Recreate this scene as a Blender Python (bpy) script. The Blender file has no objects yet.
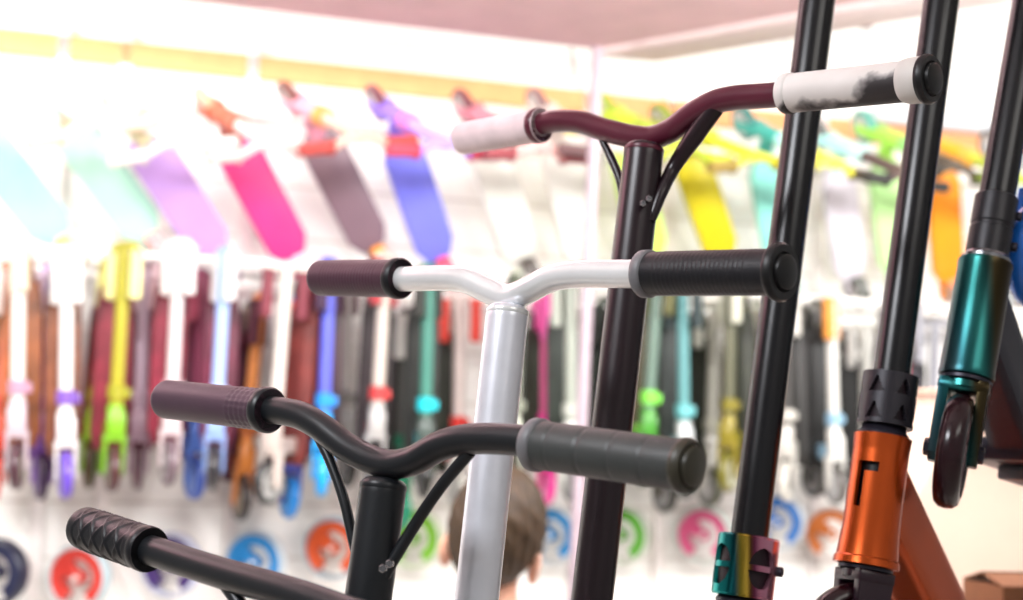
import bpy, bmesh, math, random
from mathutils import Vector, Matrix
random.seed(7)
S = bpy.context.scene
COL = S.collection
PI = math.pi
V = Vector
# ------------------------------------------------------------------ camera
F = 1500.0
CAMZ = 1.60
PITCH = math.atan(107 / 1500.0)
ROLL = math.radians(2.0)
CM = Matrix.Translation((0, 0, CAMZ)) @ Matrix.Rotation(PI / 2 + PITCH, 4, 'X') @ Matrix.Rotation(ROLL, 4, 'Z')
cam = bpy.data.cameras.new('camera')
cam.sensor_width = 36.0
cam.lens = F / 1023.0 * 36.0
cam.clip_start = 0.05
cam.clip_end = 60
cam.dof.use_dof = True
cam.dof.focus_distance = 1.20
cam.dof.aperture_fstop = 4.5
cam.dof.aperture_blades = 0
camo = bpy.data.objects.new('camera', cam)
COL.objects.link(camo)
camo.matrix_world = CM
S.camera = camo
R3 = CM.to_3x3()
EYE = V((0, 0, CAMZ))

def ray(px, py):
    return R3 @ V(((px - 511.5) / F, -(py - 300.0) / F, -1.0))

def at(px, py, d):                                   # a point at distance d (world y) on the line of sight
    r = ray(px, py)
    return EYE + r * (d / r.y)

def proj(p):
    q = R3.transposed() @ (p - EYE)
    return 511.5 + F * q.x / -q.z, 300.0 - F * q.y / -q.z

# ------------------------------------------------------------------ materials
def lin(c):
    if isinstance(c, str):
        c = c.lstrip('#')
        c = [int(c[i:i + 2], 16) / 255 for i in (0, 2, 4)]
    return [x / 12.92 if x <= .04045 else ((x + .055) / 1.055) ** 2.4 for x in c] + [1.0]

MATS = {}
def mat(name, col, rough=.5, metal=0.0, coat=0.0,  var=.06, nscale=30, bump=0.0, bscale=200, emit=0, spec=.5):
    if name in MATS:
        return MATS[name]
    m = bpy.data.materials.new(name)
    m.use_nodes = True
    nt = m.node_tree
    b = nt.nodes['Principled BSDF']
    c = lin(col)
    tc = nt.nodes.new('ShaderNodeTexCoord')
    no = nt.nodes.new('ShaderNodeTexNoise')
    no.inputs['Scale'].default_value = nscale
    no.inputs['Detail'].default_value = 3
    nt.links.new(tc.outputs['Object'], no.inputs['Vector'])
    rp = nt.nodes.new('ShaderNodeValToRGB')
    rp.color_ramp.elements[0].position = .3
    rp.color_ramp.elements[1].position = .7
    rp.color_ramp.elements[0].color = [max(0, x * (1 - var)) for x in c[:3]] + [1]
    rp.color_ramp.elements[1].color = [min(1, x * (1 + var)) for x in c[:3]] + [1]
    nt.links.new(no.outputs['Fac'], rp.inputs['Fac'])
    nt.links.new(rp.outputs['Color'], b.inputs['Base Color'])
    b.inputs['Roughness'].default_value = rough
    b.inputs['Metallic'].default_value = metal
    b.inputs['Specular IOR Level'].default_value = spec
    b.inputs['Coat Weight'].default_value = coat
    b.inputs['Coat Roughness'].default_value = .08
    if bump:
        n2 = nt.nodes.new('ShaderNodeTexNoise')
        n2.inputs['Scale'].default_value = bscale
        nt.links.new(tc.outputs['Object'], n2.inputs['Vector'])
        bp = nt.nodes.new('ShaderNodeBump')
        bp.inputs['Strength'].default_value = bump
        bp.inputs['Distance'].default_value = .002
        nt.links.new(n2.outputs['Fac'], bp.inputs['Height'])
        nt.links.new(bp.outputs['Normal'], b.inputs['Normal'])
    if emit:
        b.inputs['Emission Color'].default_value = c
        b.inputs['Emission Strength'].default_value = emit
    MATS[name] = m
    return m

def ramp_mat(name, stops, coord='Object', axis=(1, 0, 0), scale=1.0, offset=0.0, rough=.2, metal=1.0, noise=0.0, nscale=20):
    """a surface coloured in bands along a direction of its own (anodised metal, marbled rubber)"""
    m = bpy.data.materials.new(name)
    m.use_nodes = True
    nt = m.node_tree
    b = nt.nodes['Principled BSDF']
    tc = nt.nodes.new('ShaderNodeTexCoord')
    dp = nt.nodes.new('ShaderNodeVectorMath')
    dp.operation = 'DOT_PRODUCT'
    dp.inputs[1].default_value = axis
    nt.links.new(tc.outputs[coord], dp.inputs[0])
    ma = nt.nodes.new('ShaderNodeMath')
    ma.operation = 'MULTIPLY_ADD'
    ma.inputs[1].default_value = scale
    ma.inputs[2].default_value = offset
    nt.links.new(dp.outputs['Value'], ma.inputs[0])
    out = ma.outputs[0]
    if noise:
        no = nt.nodes.new('ShaderNodeTexNoise')
        no.inputs['Scale'].default_value = nscale
        no.inputs['Detail'].default_value = 4
        nt.links.new(tc.outputs['Object'], no.inputs['Vector'])
        m2 = nt.nodes.new('ShaderNodeMath')
        m2.operation = 'MULTIPLY_ADD'
        m2.inputs[1].default_value = noise
        nt.links.new(no.outputs['Fac'], m2.inputs[0])
        nt.links.new(out, m2.inputs[2])
        out = m2.outputs[0]
    rp = nt.nodes.new('ShaderNodeValToRGB')
    el = rp.color_ramp.elements
    for i, (p, c) in enumerate(stops):
        e = el[i] if i < 2 else el.new(p)
        e.position = p
        e.color = lin(c)
    nt.links.new(out, rp.inputs['Fac'])
    nt.links.new(rp.outputs['Color'], b.inputs['Base Color'])
    b.inputs['Roughness'].default_value = rough
    b.inputs['Metallic'].default_value = metal
    return m

# ------------------------------------------------------------------ mesh helpers
def obj(name, bm, m, parent=None, smooth=40, base=None):
    bmesh.ops.recalc_face_normals(bm, faces=bm.faces)
    me = bpy.data.meshes.new(name)
    if base is not None:
        bmesh.ops.translate(bm, vec=-base, verts=bm.verts)
    bm.to_mesh(me)
    bm.free()
    me.materials.append(m)
    if smooth:
        me.polygons.foreach_set('use_smooth', [True] * len(me.polygons))
        me.set_sharp_from_angle(angle=math.radians(smooth))
    o = bpy.data.objects.new(name, me)
    COL.objects.link(o)
    if parent:
        o.parent = parent
    return o

def empty(name, loc=(0, 0, 0)):
    o = bpy.data.objects.new(name, None)
    COL.objects.link(o)
    o.location = loc
    o.empty_display_size = .05
    return o

def tag(o, label=None, cat=None, group=None, kind=None):
    if label: o['label'] = label
    if cat: o['category'] = cat
    if group: o['group'] = group
    if kind: o['kind'] = kind
    return o

def B():
    return bmesh.new()

def frame(a, hint=None):
    a = a.normalized()
    h = hint if hint is not None else (V((0, 0, 1)) if abs(a.z) < .9 else V((1, 0, 0)))
    x = (h - a * h.dot(a)).normalized()
    return x, a.cross(x), a

def skin_rings(bm, rings, caps=True, closed=False):
    n = len(rings[0])
    vs = [[bm.verts.new(p) for p in r] for r in rings]
    k = len(rings)
    for i in range(k if closed else k - 1):
        A, Bq = vs[i], vs[(i + 1) % k]
        for j in range(n):
            bm.faces.new((A[j], A[(j + 1) % n], Bq[(j + 1) % n], Bq[j]))
    if caps and not closed:
        bm.faces.new(vs[0][::-1])
        bm.faces.new(vs[-1])
    return vs

def smooth_path(pts, rad, sub=6):
    P, Rr = [], []
    n = len(pts)
    for i in range(n - 1):
        p0, p1, p2, p3 = pts[max(i - 1, 0)], pts[i], pts[i + 1], pts[min(i + 2, n - 1)]
        l = (p2 - p1).length
        t1 = (p2 - p0) / max((p2 - p0).length, 1e-9) * l
        t2 = (p3 - p1) / max((p3 - p1).length, 1e-9) * l
        for k in range(sub):
            t = k / sub
            h = (2*t**3-3*t**2+1, t**3-2*t**2+t, -2*t**3+3*t**2, t**3-t**2)
            P.append(p1*h[0] + t1*h[1] + p2*h[2] + t2*h[3])
            Rr.append(rad[i]*(1-t) + rad[i+1]*t)
    P.append(pts[-1]); Rr.append(rad[-1])
    return P, Rr

def tube(bm, pts, r, n=20, sub=6, squash=1.0, hint=None):
    rad = r if isinstance(r, (list, tuple)) else [r] * len(pts)
    P, Rr = smooth_path(pts, rad, sub) if sub > 1 and len(pts) > 2 else (list(pts), list(rad))
    rings, x = [], hint
    for i, p in enumerate(P):
        d = (P[min(i+1, len(P)-1)] - P[max(i-1, 0)])
        x, y, _ = frame(d, x)
        rings.append([p + (x*math.cos(2*PI*j/n) + y*math.sin(2*PI*j/n)*squash) * Rr[i] for j in range(n)])
    skin_rings(bm, rings)

def lathe(bm, o, axis, prof, n=28, hint=None, caps=True):
    x, y, a = frame(axis, hint)
    skin_rings(bm, [[o + a*t + (x*math.cos(2*PI*j/n) + y*math.sin(2*PI*j/n))*max(r, 1e-5) for j in range(n)] for t, r in prof], caps)

def box(bm, c, ex, ey, ez, bev=0.0, seg=2):
    """centre and three half-edge vectors"""
    vs = [bm.verts.new(c + ex*i + ey*j + ez*k) for i in (-1, 1) for j in (-1, 1) for k in (-1, 1)]
    q = [(0, 1, 3, 2), (4, 6, 7, 5), (0, 4, 5, 1), (2, 3, 7, 6), (0, 2, 6, 4), (1, 5, 7, 3)]
    fs = [bm.faces.new([vs[i] for i in f]) for f in q]
    if bev:
        es = set(e for f in fs for e in f.edges)
        bmesh.ops.bevel(bm, geom=list(es), offset=bev, segments=seg, profile=.5, affect='EDGES')

def prism(bm, outline, depth, bev=0.0):
    """outline: list of Vectors (planar), depth: Vector"""
    a = [bm.verts.new(p) for p in outline]
    b = [bm.verts.new(p + depth) for p in outline]
    n = len(a)
    fs = [bm.faces.new(a[::-1]), bm.faces.new(b)]
    for i in range(n):
        fs.append(bm.faces.new((a[i], a[(i+1) % n], b[(i+1) % n], b[i])))
    if bev:
        es = set(fs[0].edges) | set(fs[1].edges)
        bmesh.ops.bevel(bm, geom=list(es), offset=bev, segments=2, profile=.5, affect='EDGES')

def shell(bm, o, axis, hint, prof, thick, hole, nang=96, nz=40):
    """thick tube of revolution with windows cut right through; prof(t 0..1) -> (height, radius); hole(angle deg, height) -> bool"""
    x, y, a = frame(axis, hint)
    def pt(i, k, dr):
        h, r = prof(k / nz)
        th = 2*PI*i/nang
        return o + a*h + (x*math.cos(th) + y*math.sin(th))*(r - dr)
    ou = [[bm.verts.new(pt(i, k, 0)) for i in range(nang)] for k in range(nz+1)]
    inn = [[bm.verts.new(pt(i, k, thick)) for i in range(nang)] for k in range(nz+1)]
    def solid(i, k):
        if k < 0 or k >= nz: return False
        return not hole((i + .5)*360/nang % 360, prof((k+.5)/nz)[0])
    for k in range(nz):
        for i in range(nang):
            if not solid(i, k): continue
            j = (i+1) % nang
            bm.faces.new((ou[k][i], ou[k][j], ou[k+1][j], ou[k+1][i]))
            bm.faces.new((inn[k][i], inn[k+1][i], inn[k+1][j], inn[k][j]))
            if not solid(i, k-1): bm.faces.new((ou[k][i], inn[k][i], inn[k][j], ou[k][j]))
            if not solid(i, k+1): bm.faces.new((ou[k+1][i], ou[k+1][j], inn[k+1][j], inn[k+1][i]))
            if not solid((i-1) % nang, k): bm.faces.new((ou[k][i], ou[k+1][i], inn[k+1][i], inn[k][i]))
            if not solid(j, k): bm.faces.new((ou[k][j], inn[k][j], inn[k+1][j], ou[k+1][j]))
    bmesh.ops.delete(bm, geom=[v for v in bm.verts if not v.link_faces], context='VERTS')

def wheel_tyre(bm, c, ax, R, w, inner, n=40, hint=None):
    x, y, a = frame(ax, hint)
    h = w/2
    prof = [(-h*.8, inner), (-h, inner+.003), (-h, R-.011), (-h*.86, R-.005), (-h*.5, R-.0012), (0, R), (h*.5, R-.0012), (h*.86, R-.005), (h, R-.011), (h, inner+.003), (h*.8, inner)]
    rings = [[c + a*t + (x*math.cos(2*PI*j/n) + y*math.sin(2*PI*j/n))*r for t, r in prof] for j in range(n)]
    skin_rings(bm, rings, caps=False, closed=True)

def wheel_core(bm, c, ax, R, w, spokes=5, hint=None, fat=.25, n=40):
    x, y, a = frame(ax, hint)
    h = w/2*.8
    for r0, r1 in ((R*.86, R*1.02), (R*.16, R*.36)):
        prof = [(-h, r0), (-h, r1), (h, r1), (h, r0)]
        skin_rings(bm, [[c + a*t + (x*math.cos(2*PI*j/n) + y*math.sin(2*PI*j/n))*r for t, r in prof] for j in range(n)], caps=False, closed=True)
    for k in range(spokes):
        th = 2*PI*k/spokes + .3
        d = x*math.cos(th) + y*math.sin(th)
        e = a.cross(d)
        box(bm, c + d*R*.6, d*R*.3, e*R*fat*.5, a*h*.75)

# ------------------------------------------------------------------ shared materials
M_black = mat('satin black paint', '#0e0e12', .27, var=.1, spec=.42)
M_mblack = mat('matte black paint', '#14171b', .36, var=.08, spec=.42)
M_dark = mat('dark anodised metal', '#2c2a35', .38, metal=.5)
M_bolt = mat('steel bolts', '#9a9a9e', .25, metal=1)
M_tyre = mat('dark wine urethane', '#22080f', .22, spec=.45)
M_core = mat('smoked wheel core', '#c9b9bd', .25, metal=.8)

# ------------------------------------------------------------------ setting
WA = math.radians(18.8)
WD = V((math.cos(WA), math.sin(WA), 0))
WN = V((math.sin(WA), -math.cos(WA), 0))            # out of the wall, towards the shop
W0 = at(0, 300, 4.0); W0.z = 0
def wp(px, py, out=0.0):                             # where the line of sight meets the plane standing `out` metres off the wall
    r = ray(px, py)
    t = (W0 + WN*out - EYE).dot(WN) / r.dot(WN)
    return EYE + r*t
def wz(px, z, out=0.0):                              # the same, at height z
    p = wp(px, 300, out)
    lo, hi = -800.0, 1400.0
    for _ in range(40):
        mid = (lo+hi)/2
        p = wp(px, mid, out)
        if p.z > z: lo = mid
        else: hi = mid
    return p

M_wall = mat('white painted wall panels', '#f4f2ee', .6, var=.02, nscale=3)
nt = M_wall.node_tree
def wall_grooves():
    b = nt.nodes['Principled BSDF']
    src = b.inputs['Base Color'].links[0].from_socket
    tc = nt.nodes['Texture Coordinate']
    sp = nt.nodes.new('ShaderNodeSeparateXYZ')
    nt.links.new(tc.outputs['Object'], sp.inputs[0])
    md = nt.nodes.new('ShaderNodeMath'); md.operation = 'MULTIPLY'; md.inputs[1].default_value = 1/.15
    fr = nt.nodes.new('ShaderNodeMath'); fr.operation = 'FRACT'
    lt = nt.nodes.new('ShaderNodeMath'); lt.operation = 'LESS_THAN'; lt.inputs[1].default_value = .06
    nt.links.new(sp.outputs['Z'], md.inputs[0]); nt.links.new(md.outputs[0], fr.inputs[0]); nt.links.new(fr.outputs[0], lt.inputs[0])
    mx = nt.nodes.new('ShaderNodeMix'); mx.data_type = 'RGBA'
    nt.links.new(lt.outputs[0], mx.inputs[0]); nt.links.new(src, mx.inputs[6]); mx.inputs[7].default_value = lin('#d9d4ce')
    nt.links.new(mx.outputs[2], b.inputs['Base Color'])
wall_grooves()
def slab(name, c, ex, ey, ez, m, bev=0):
    bm = B(); box(bm, V((0, 0, 0)), ex, ey, ez, bev)
    o = obj(name, bm, m, None, 0); o.location = c
    return tag(o, kind='structure')
wc = W0 + WD*2.2 - WN*.06 + V((0, 0, 1.75))
slab('wall_back', wc, WD*5.2, WN*.06, V((0, 0, 1.75)), M_wall)
slab('floor', V((0.5, 2.4, -.05)), V((6, 0, 0)), V((0, 5, 0)), V((0, 0, .05)), mat('pale grey shop floor', '#b9b4ae', .35, var=.05, nscale=4))
slab('ceiling', V((0.5, 2.4, 3.55)), V((6, 0, 0)), V((0, 5, 0)), V((0, 0, .05)), mat('white ceiling', '#f5f3f0', .7, var=.02))
# peach strip running along the top of the wall
zt = [wp(430, 70 + 14, .02).z, wp(430, 100, .02).z]
zt = (wp(430, 74, .02).z, wp(430, 97, .02).z)
p = W0 + WD*2.2 + WN*.012; p.z = (zt[0]+zt[1])/2
slab('trim_1', p, WD*5.2, WN*.012, V((0, 0, (zt[0]-zt[1])/2)), mat('peach wall trim', '#ee9f68', .6, var=.05), .003)
# uprights of the wall display system
for i, px in enumerate((38, 102, 232, 575, 660, 815)):
    q = wp(px, 500, .012); q.z = 1.3
    slab('trim_%d' % (i+2), q, WD*.018, WN*.012, V((0, 0, 1.3)), mat('grey steel wall uprights', '#e6dfdc', .45, metal=.1), .002)
# two display rails of the wall
ZBAR = wp(180, 252, .16).z
ZUP = wp(400, 128, .06).z
M_rail = mat('white steel rail', '#e9e6e2', .4)
def rail(z, out, label, posts=False):
    bm = B()
    a = W0 + WD*-2.9 + WN*out; b = W0 + WD*7.2 + WN*out
    a.z = b.z = z
    r = empty('display_rail', (a+b)/2)
    tube(bm, [a, b], .012, 12)
    obj('rail_tube', bm, M_rail, r, base=r.location)
    if posts:                                          # stands on the floor at its two ends
        for q in (a, b):
            bm = B(); tube(bm, [V((q.x, q.y, z)), V((q.x, q.y, .01))], .018, 14)
            obj('end_post', bm, M_rail, r, base=r.location)
            bm = B(); lathe(bm, V((q.x, q.y, 0)), V((0, 0, 1)), [(0, .12), (.008, .12), (.012, .03), (.03, .02)], 20)
            obj('post_base', bm, M_rail, r, base=r.location)
    for k in range(0 if posts else 12):
        q = W0 + WD*(-2.7 + .88*k); q.z = z
        bm = B(); box(bm, q + WN*out/2, WD*.008, WN*out/2, V((0, 0, .015)), .002)
        obj('rail_bracket', bm, M_rail, r, base=r.location)
    tag(r, label, 'rail')
rail(ZBAR - .03, .035, 'long white wall rail that the row of folded scooters hangs from')
rail(ZBAR - .03, .295, 'second white rail standing further out from the wall for the folded scooters', True)
rail(ZUP, .035, 'long white wall rail that the diagonal scooters hang from, below the peach trim')

# ------------------------------------------------------------------ foreground stunt scooters
BK = V((.62, .785, 0)).normalized()                  # the way the decks point
RT = V((BK.y, -BK.x, 0))                             # across, to the near side

def line_pts(L, dL, Rp, dR, pix):
    """points of a handlebar lying in the upright plane through its two ends; pix in picture units"""
    A, C = at(L[0], L[1], dL), at(Rp[0], Rp[1], dR)
    n = V((-(C-A).y, (C-A).x, 0)).normalized()
    out = []
    for x, y in pix:
        r = ray(x, y)
        out.append(EYE + r*((A-EYE).dot(n)/r.dot(n)))
    return out

def grip(root, A, Bi, style, m, mplug, rg=.0168, plug=True, mflange=None, label=None):
    """A outer end, Bi inner end"""
    ax = (Bi - A); Ln = ax.length; ax.normalize()
    x, y, a = frame(ax)
    nz, n = 90, 72
    bm = B(); rings = []
    prof = []
    for k in range(nz+1):
        t = k/nz*Ln
        row = []
        for j in range(n):
            th = 2*PI*j/n
            r = rg
            if t < .006: r = rg - .0045*(1 - math.sqrt(max(0, 1-(1-t/.006)**2)))
            if style == 'diamond' and .012 < t < Ln-.014:
                u = t/.0165; w = th/(2*PI)*4
                d1 = abs((u + w) % 1 - .5); d2 = abs((u - w) % 1 - .5)
                d = min(d1, d2)
                r += .0013*max(0, 1 - d/.13) - .0006
            elif style == 'ringed' and t > .02:
                q = (t/.026) % 1
                if q < .07: r -= .0006
            elif style == 'knurl' and Ln-.040 < t < Ln-.012:
                r += .0005*math.sin(t/.0026*2*PI/1.6 + 10*th)*math.sin(t/.0026*2*PI/1.6 - 10*th)
            elif style == 'smooth' and .02 < t < Ln-.02:
                r += .0002*math.sin(t/.004*2*PI)
            row.append(A + a*t + (x*math.cos(th) + y*math.sin(th))*r)
        rings.append(row)
    skin_rings(bm, rings)
    g = obj('grip', bm, m, root, 55, base=root.location)
    if label: g['label'] = label
    bm = B()
    fl = rg + {'marble': .0009, 'diamond': .0007, 'knurl': .0019}.get(style, .0016)
    lathe(bm, A, a, [(Ln-.010, rg-.001), (Ln-.0095, fl-.001), (Ln-.008, fl), (Ln-.002, fl), (Ln, fl-.0015), (Ln, .0112)], 40, caps=False)
    obj('flange', bm, mflange or m, g, base=root.location)
    if plug:
        if style == 'marble':
            bm = B(); lathe(bm, A, a, [(.024, rg-.001), (.020, rg+.0012), (.015, rg+.0020), (.004, rg+.0022), (.002, rg+.0016), (.002, rg-.002)], 40, caps=False)
            obj('end_ring', bm, M_ring, g, base=root.location)
        bm = B()
        lp = {'ringed': .0014, 'marble': .0034}.get(style, .0045)
        lathe(bm, A, a, [(.006, rg-.001), (.004, rg+lp*.8), (.002, rg+lp), (0, rg+lp), (-.003, rg+lp-.0015), (-.003, rg*.86), (-.0015, rg*.82), (-.0055, rg*.76), (-.0068, rg*.6), (-.007, .0)], 40)
        obj('end_plug', bm, mplug, g, base=root.location)
    return g

def build_scooter(sp):
    """sp: axis = two picture points with distances, bar = picture points and end distances, materials"""
    ax0 = at(*sp['axis'][0]); ax1 = at(*sp['axis'][1])
    a = (ax0 - ax1).normalized()
    def on_axis(y):                                 # the point of the steering axis seen at height y in the picture
        lo, hi = -1.6, 1.6
        for _ in range(50):
            t = (lo+hi)/2
            if proj(ax0 - a*t)[1] < y: lo = t
            else: hi = t
        return ax0 - a*lo
    crotch = on_axis(sp['ycrotch']) if 'ycrotch' in sp else sp['crotch']
    head_top = on_axis(sp['yhead'][0]) if 'yhead' in sp else crotch - a*sp.get('stem_len', .60)
    hl = .115
    if 'yhead' in sp:
        hl = (on_axis(sp['yhead'][1]) - head_top).length
    head_bot = head_top - a*hl
    axle = head_bot - a*.071
    st = math.radians(sp.get('steer', 0))
    b0 = (BK - a*BK.dot(a)).normalized()
    r0 = b0.cross(a)
    b = b0*math.cos(st) + r0*math.sin(st)
    r = b.cross(a)
    root = empty('stunt_scooter', axle - V((0, 0, .055)))
    base = root.location.copy()
    # stem
    cl0 = head_top + a*sp.get('clamp', (.012, .060))[0]
    cl1 = head_top + a*sp.get('clamp', (.012, .060))[1]
    rs = sp.get('rs', .0175)
    bm = B(); tube(bm, [crotch - a*.0075, crotch - a*.0085, crotch - a*.0105, crotch - a*.0135, crotch - a*.02, (crotch+head_top)/2, head_top + a*.005], [rs*.6, rs*.8, rs*.93, rs, rs, rs, rs], 36, sub=1)
    obj('stem', bm, sp['m_stem'], root, base=base)
    # handlebar
    P = sp['barpts'] if 'barpts' in sp else line_pts(sp['bar'][0], sp['bd'][0], sp['bar'][-1], sp['bd'][1], sp['bar'])
    bm = B(); tube(bm, P, .0111, 24, sub=8); 
    hb = obj('handlebar', bm, sp['m_bar'], root, base=base)
    # welded collar where bar and stem meet
    bm = B(); lathe(bm, crotch - a*.016, a, [(0, rs*1.0), (.001, rs*1.018), (.003, rs*1.018), (.004, rs)], 36, caps=False)
    obj('weld', bm, sp['m_bar'], root, base=base)
    gl = sp.get('grips')
    if gl:
        for (xo, xi, style, m, mp, plug, mf, lab) in gl:
            A, Bi = [line_pts(sp['bar'][0], sp['bd'][0], sp['bar'][-1], sp['bd'][1], [q])[0] for q in (xo, xi)]
            grip(root, A, Bi, style, m, mp, plug=plug, mflange=mf, label=lab)
    else:
        for A, Bi in ((P[0], P[0] + (P[1]-P[0]).normalized()*.13), (P[-1], P[-1] + (P[-2]-P[-1]).normalized()*.13)):
            grip(root, A, Bi, 'ringed', M_gripblack, M_plug)
    for br in sp.get('braces', []):
        pts = line_pts(sp['bar'][0], sp['bd'][0], sp['bar'][-1], sp['bd'][1], br['pix'])
        if 'pull' in br: pts[-1] += V((0, -br['pull'], 0)); pts[-2] += V((0, -br['pull']*.6, 0))
        bm = B(); tube(bm, pts, br['r'], 14, sub=6)
        obj('brace', bm, sp['m_stem'], root, base=base)
        if 'bolt' in br:
            q = at(br['bolt'][0], br['bolt'][1], br['bolt'][2])
            for s_, t_ in ((-.8, -.002), (.8, .002)):
                bm = B()
                lathe(bm, q + RT*.0036*s_ + a*t_, V((0, -1, .1)), [(-.006, .0032), (.0012, .0032), (.002, .0024), (.002, .0012), (.0008, .001), (.0008, .0)], 6)
                obj('brace_bolt', bm, M_bolt, root, 20, base=base)
    # clamp
    kind = sp.get('clamp_kind', 'plain')
    bm = B()
    H = (cl1-cl0).length; rc = sp.get('rc', .0245)
    hint = -V((0, 1, 0))
    if kind == 'plain':
        lathe(bm, cl0, a, [(0, rs), (0, rc-.0012), (.0012, rc), (H*.46, rc), (H*.48, rc-.001), (H*.52, rc-.001), (H*.54, rc), (H-.0012, rc), (H, rc-.0012), (H, rs)], 44, caps=False)
    elif kind == 'triangles':
        def hole(th, h):
            th = (th + 12) % 60 - 30
            f = (h % (H/2))/(H/2)
            up = True
            if f < .16 or f > .80: return False
            g = (f-.16)/.64
            return abs(th) < 17*(1-g) + 1
        shell(bm, cl0, a, hint, lambda t: (H*t, rc), .005, hole, 120, 44)
    else:
        def hole(th, h):
            th = (th + 180 + sp.get('hole_rot', 0)) % 90 - 45
            dx = th/180*PI*rc; dz = h - H*.48
            return (dx/.0135)**2 + (dz/.0185)**2 < 1 and abs(dz) > .0025
        shell(bm, cl0, a, hint, lambda t: (H*t, rc - (.0008 if t < .03 or t > .97 else 0)), .004, hole, 160, 64)
    c = obj('clamp', bm, sp['m_clamp'], root, 35, base=base)
    if kind != 'plain':
        bm = B(); lathe(bm, cl0 + a*.003, a, [(0, rs), (0, rc-.0045), (H-.006, rc-.0045), (H-.006, rs)], 40, caps=False)
        obj('clamp_sleeve', bm, M_sleeve, c, base=base)
    bx = (r0*.85 + b0*.2).normalized() if kind != 'triangles' else (b0*.9 + r0*.1).normalized()
    for f in ((.25, .75) if kind != 'holes' else (.5,)):
        bm = B()
        o_ = cl0 + a*H*f + bx*(rc - .003) + b0*.006
        lathe(bm, o_, bx, [(0, .0046), (.006, .0046), (.0068, .0038), (.0068, .0022), (.004, .0022), (.004, 0)], 16)
        obj('clamp_bolt', bm, sp.get('m_bolt', M_dark), c, base=base)
    # headset
    bm = B(); lathe(bm, head_top, a, [(-.002, .02), (0, .0235), (.003, .0238), (.006, .021), (.012, .0195), (.014, rs)], 40, caps=False)
    obj('headset', bm, sp.get('m_headset', M_dark), root, base=base)
    # head tube
    mh = sp['m_head']
    rh = sp.get('rh', .0225)
    bm = B()
    if sp.get('slot'):
        def prof(t):
            h = hl*t
            g = rh + .0035*(1 - min(t/.45, 1))**2 + .001*max(0, (t-.88)/.12)
            if t < .06: g += .0012
            return (h, g)
        def hole(th, h):
            f = h/hl
            d = (th - sp['slot'] + 180) % 360 - 180
            return (-9 < d < 9 and .42 < f < .78) or (9 <= d < 38 and .70 < f < .78)
        shell(bm, head_bot, a, hint, prof, .004, hole, 150, 80)
        o = obj('head_tube', bm, mh, root, 30, base=base)
        bm = B(); tube(bm, [head_bot + a*.004, head_top - a*.004], rh-.007, 24)
        obj('steerer', bm, M_black, o, base=base)
    else:
        lathe(bm, head_bot, a, [(0, rh-.002), (.001, rh+.0002), (.004, rh+.0006), (.008, rh), (hl-.008, rh), (hl-.004, rh+.0006), (hl-.001, rh+.0002), (hl, rh-.002)], 48)
        obj('head_tube', bm, mh, root, base=base)
    # lower bearing ring
    bm = B(); lathe(bm, head_bot, a, [(0, rh-.003), (-.001, rh-.001), (-.004, rh-.001), (-.0045, rh-.004)], 40)
    obj('bearing_ring', bm, M_dark, root, base=base)
    # fork
    bm = B()
    wl = .0178
    top = head_bot - a*.0045
    box(bm, top - a*.006, r*(wl+.006), b*.019, a*.0058, .003)
    lathe(bm, top - a*.001, -a, [(0, .021), (.006, .021), (.010, .016)], 30)
    for s in (-1, 1):
        o_ = r*(s*wl) - r*.005
        ol = [top - b*.019, top + b*.019, axle + b*.014 + a*.012, axle + b*.012 - a*.006, axle + b*.005 - a*.013, axle - b*.005 - a*.013, axle - b*.012 - a*.006, axle - b*.016 + a*.014]
        prism(bm, [q + o_ for q in ol], r*.010, .0016)
    fk = obj('fork', bm, sp['m_fork'], root, 30, base=base)
    for s in (-1, 1):
        bm = B()
        lathe(bm, axle + r*s*(wl+.004), r*s, [(0, .0085), (.005, .0085), (.006, .0075), (.006, .004), (.004, .0035), (.004, 0)], 6)
        obj('axle_bolt', bm, sp.get('m_axle', M_dark), fk, 20, base=base)
    # front wheel
    mt, mc = sp.get('m_tyre', M_tyre), sp.get('m_core', M_core)
    bm = B(); wheel_tyre(bm, axle, r, .055, .025, .040, 56, a)
    w = obj('wheel', bm, mt, root, base=base)
    bm = B(); wheel_core(bm, axle, r, .0402, .024, 6, a); lathe(bm, axle - r*.0125, r, [(0, .0), (0, .011), (.025, .011), (.025, 0)], 24)
    obj('wheel_core', bm, mc, w, 30, base=base)
    sl = sp.get('slope', .13)
    def tilt(bm):
        for v in bm.verts: v.co.z -= sl*max(0.0, (v.co - dk0).dot(BK))
        return bm
    # deck: neck tube, platform, rear wheel, brake
    floor_z = axle.z - .055
    bh = BK
    dk0 = axle + bh*.150; dk0.z = floor_z + .068
    j0 = head_bot + a*hl*.56
    bm = B()
    dirn = (dk0 + bh*.03 - j0).normalized()
    nx = RT
    ny = dirn.cross(nx).normalized()
    e0 = j0 + bh*.010; e1 = dk0 + bh*.035 - V((0, 0, .004))
    w2, h2 = .021, .029
    rings = []
    for q, hh, ww in ((e0, h2*1.25, w2*.8), (e0*.85 + e1*.15, h2*1.05, w2), (e1, h2, w2*1.25)):
        ring = []
        for j in range(32):
            th = 2*PI*j/32
            cx, cy = math.cos(th), math.sin(th)
            k = (abs(cx)**9 + abs(cy)**9)**(-1/9)
            ring.append(q + nx*ww*cx*k + ny*hh*cy*k)
        rings.append(ring)
    skin_rings(bm, rings)
    obj('neck_tube', bm, sp.get('m_neck', mh), root, 50, base=base)
    bm = B()
    ol = []
    for (s, w_) in ((.0, .030), (.03, .052), (.36, .055), (.40, .036), (.47, .030)):
        ol.append((s, w_))
    pts = [dk0 + bh*s + RT*w_ for s, w_ in ol] + [dk0 + bh*s - RT*w_ for s, w_ in reversed(ol)]
    pts = [V((q.x, q.y, floor_z + .045)) for q in pts]
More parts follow.
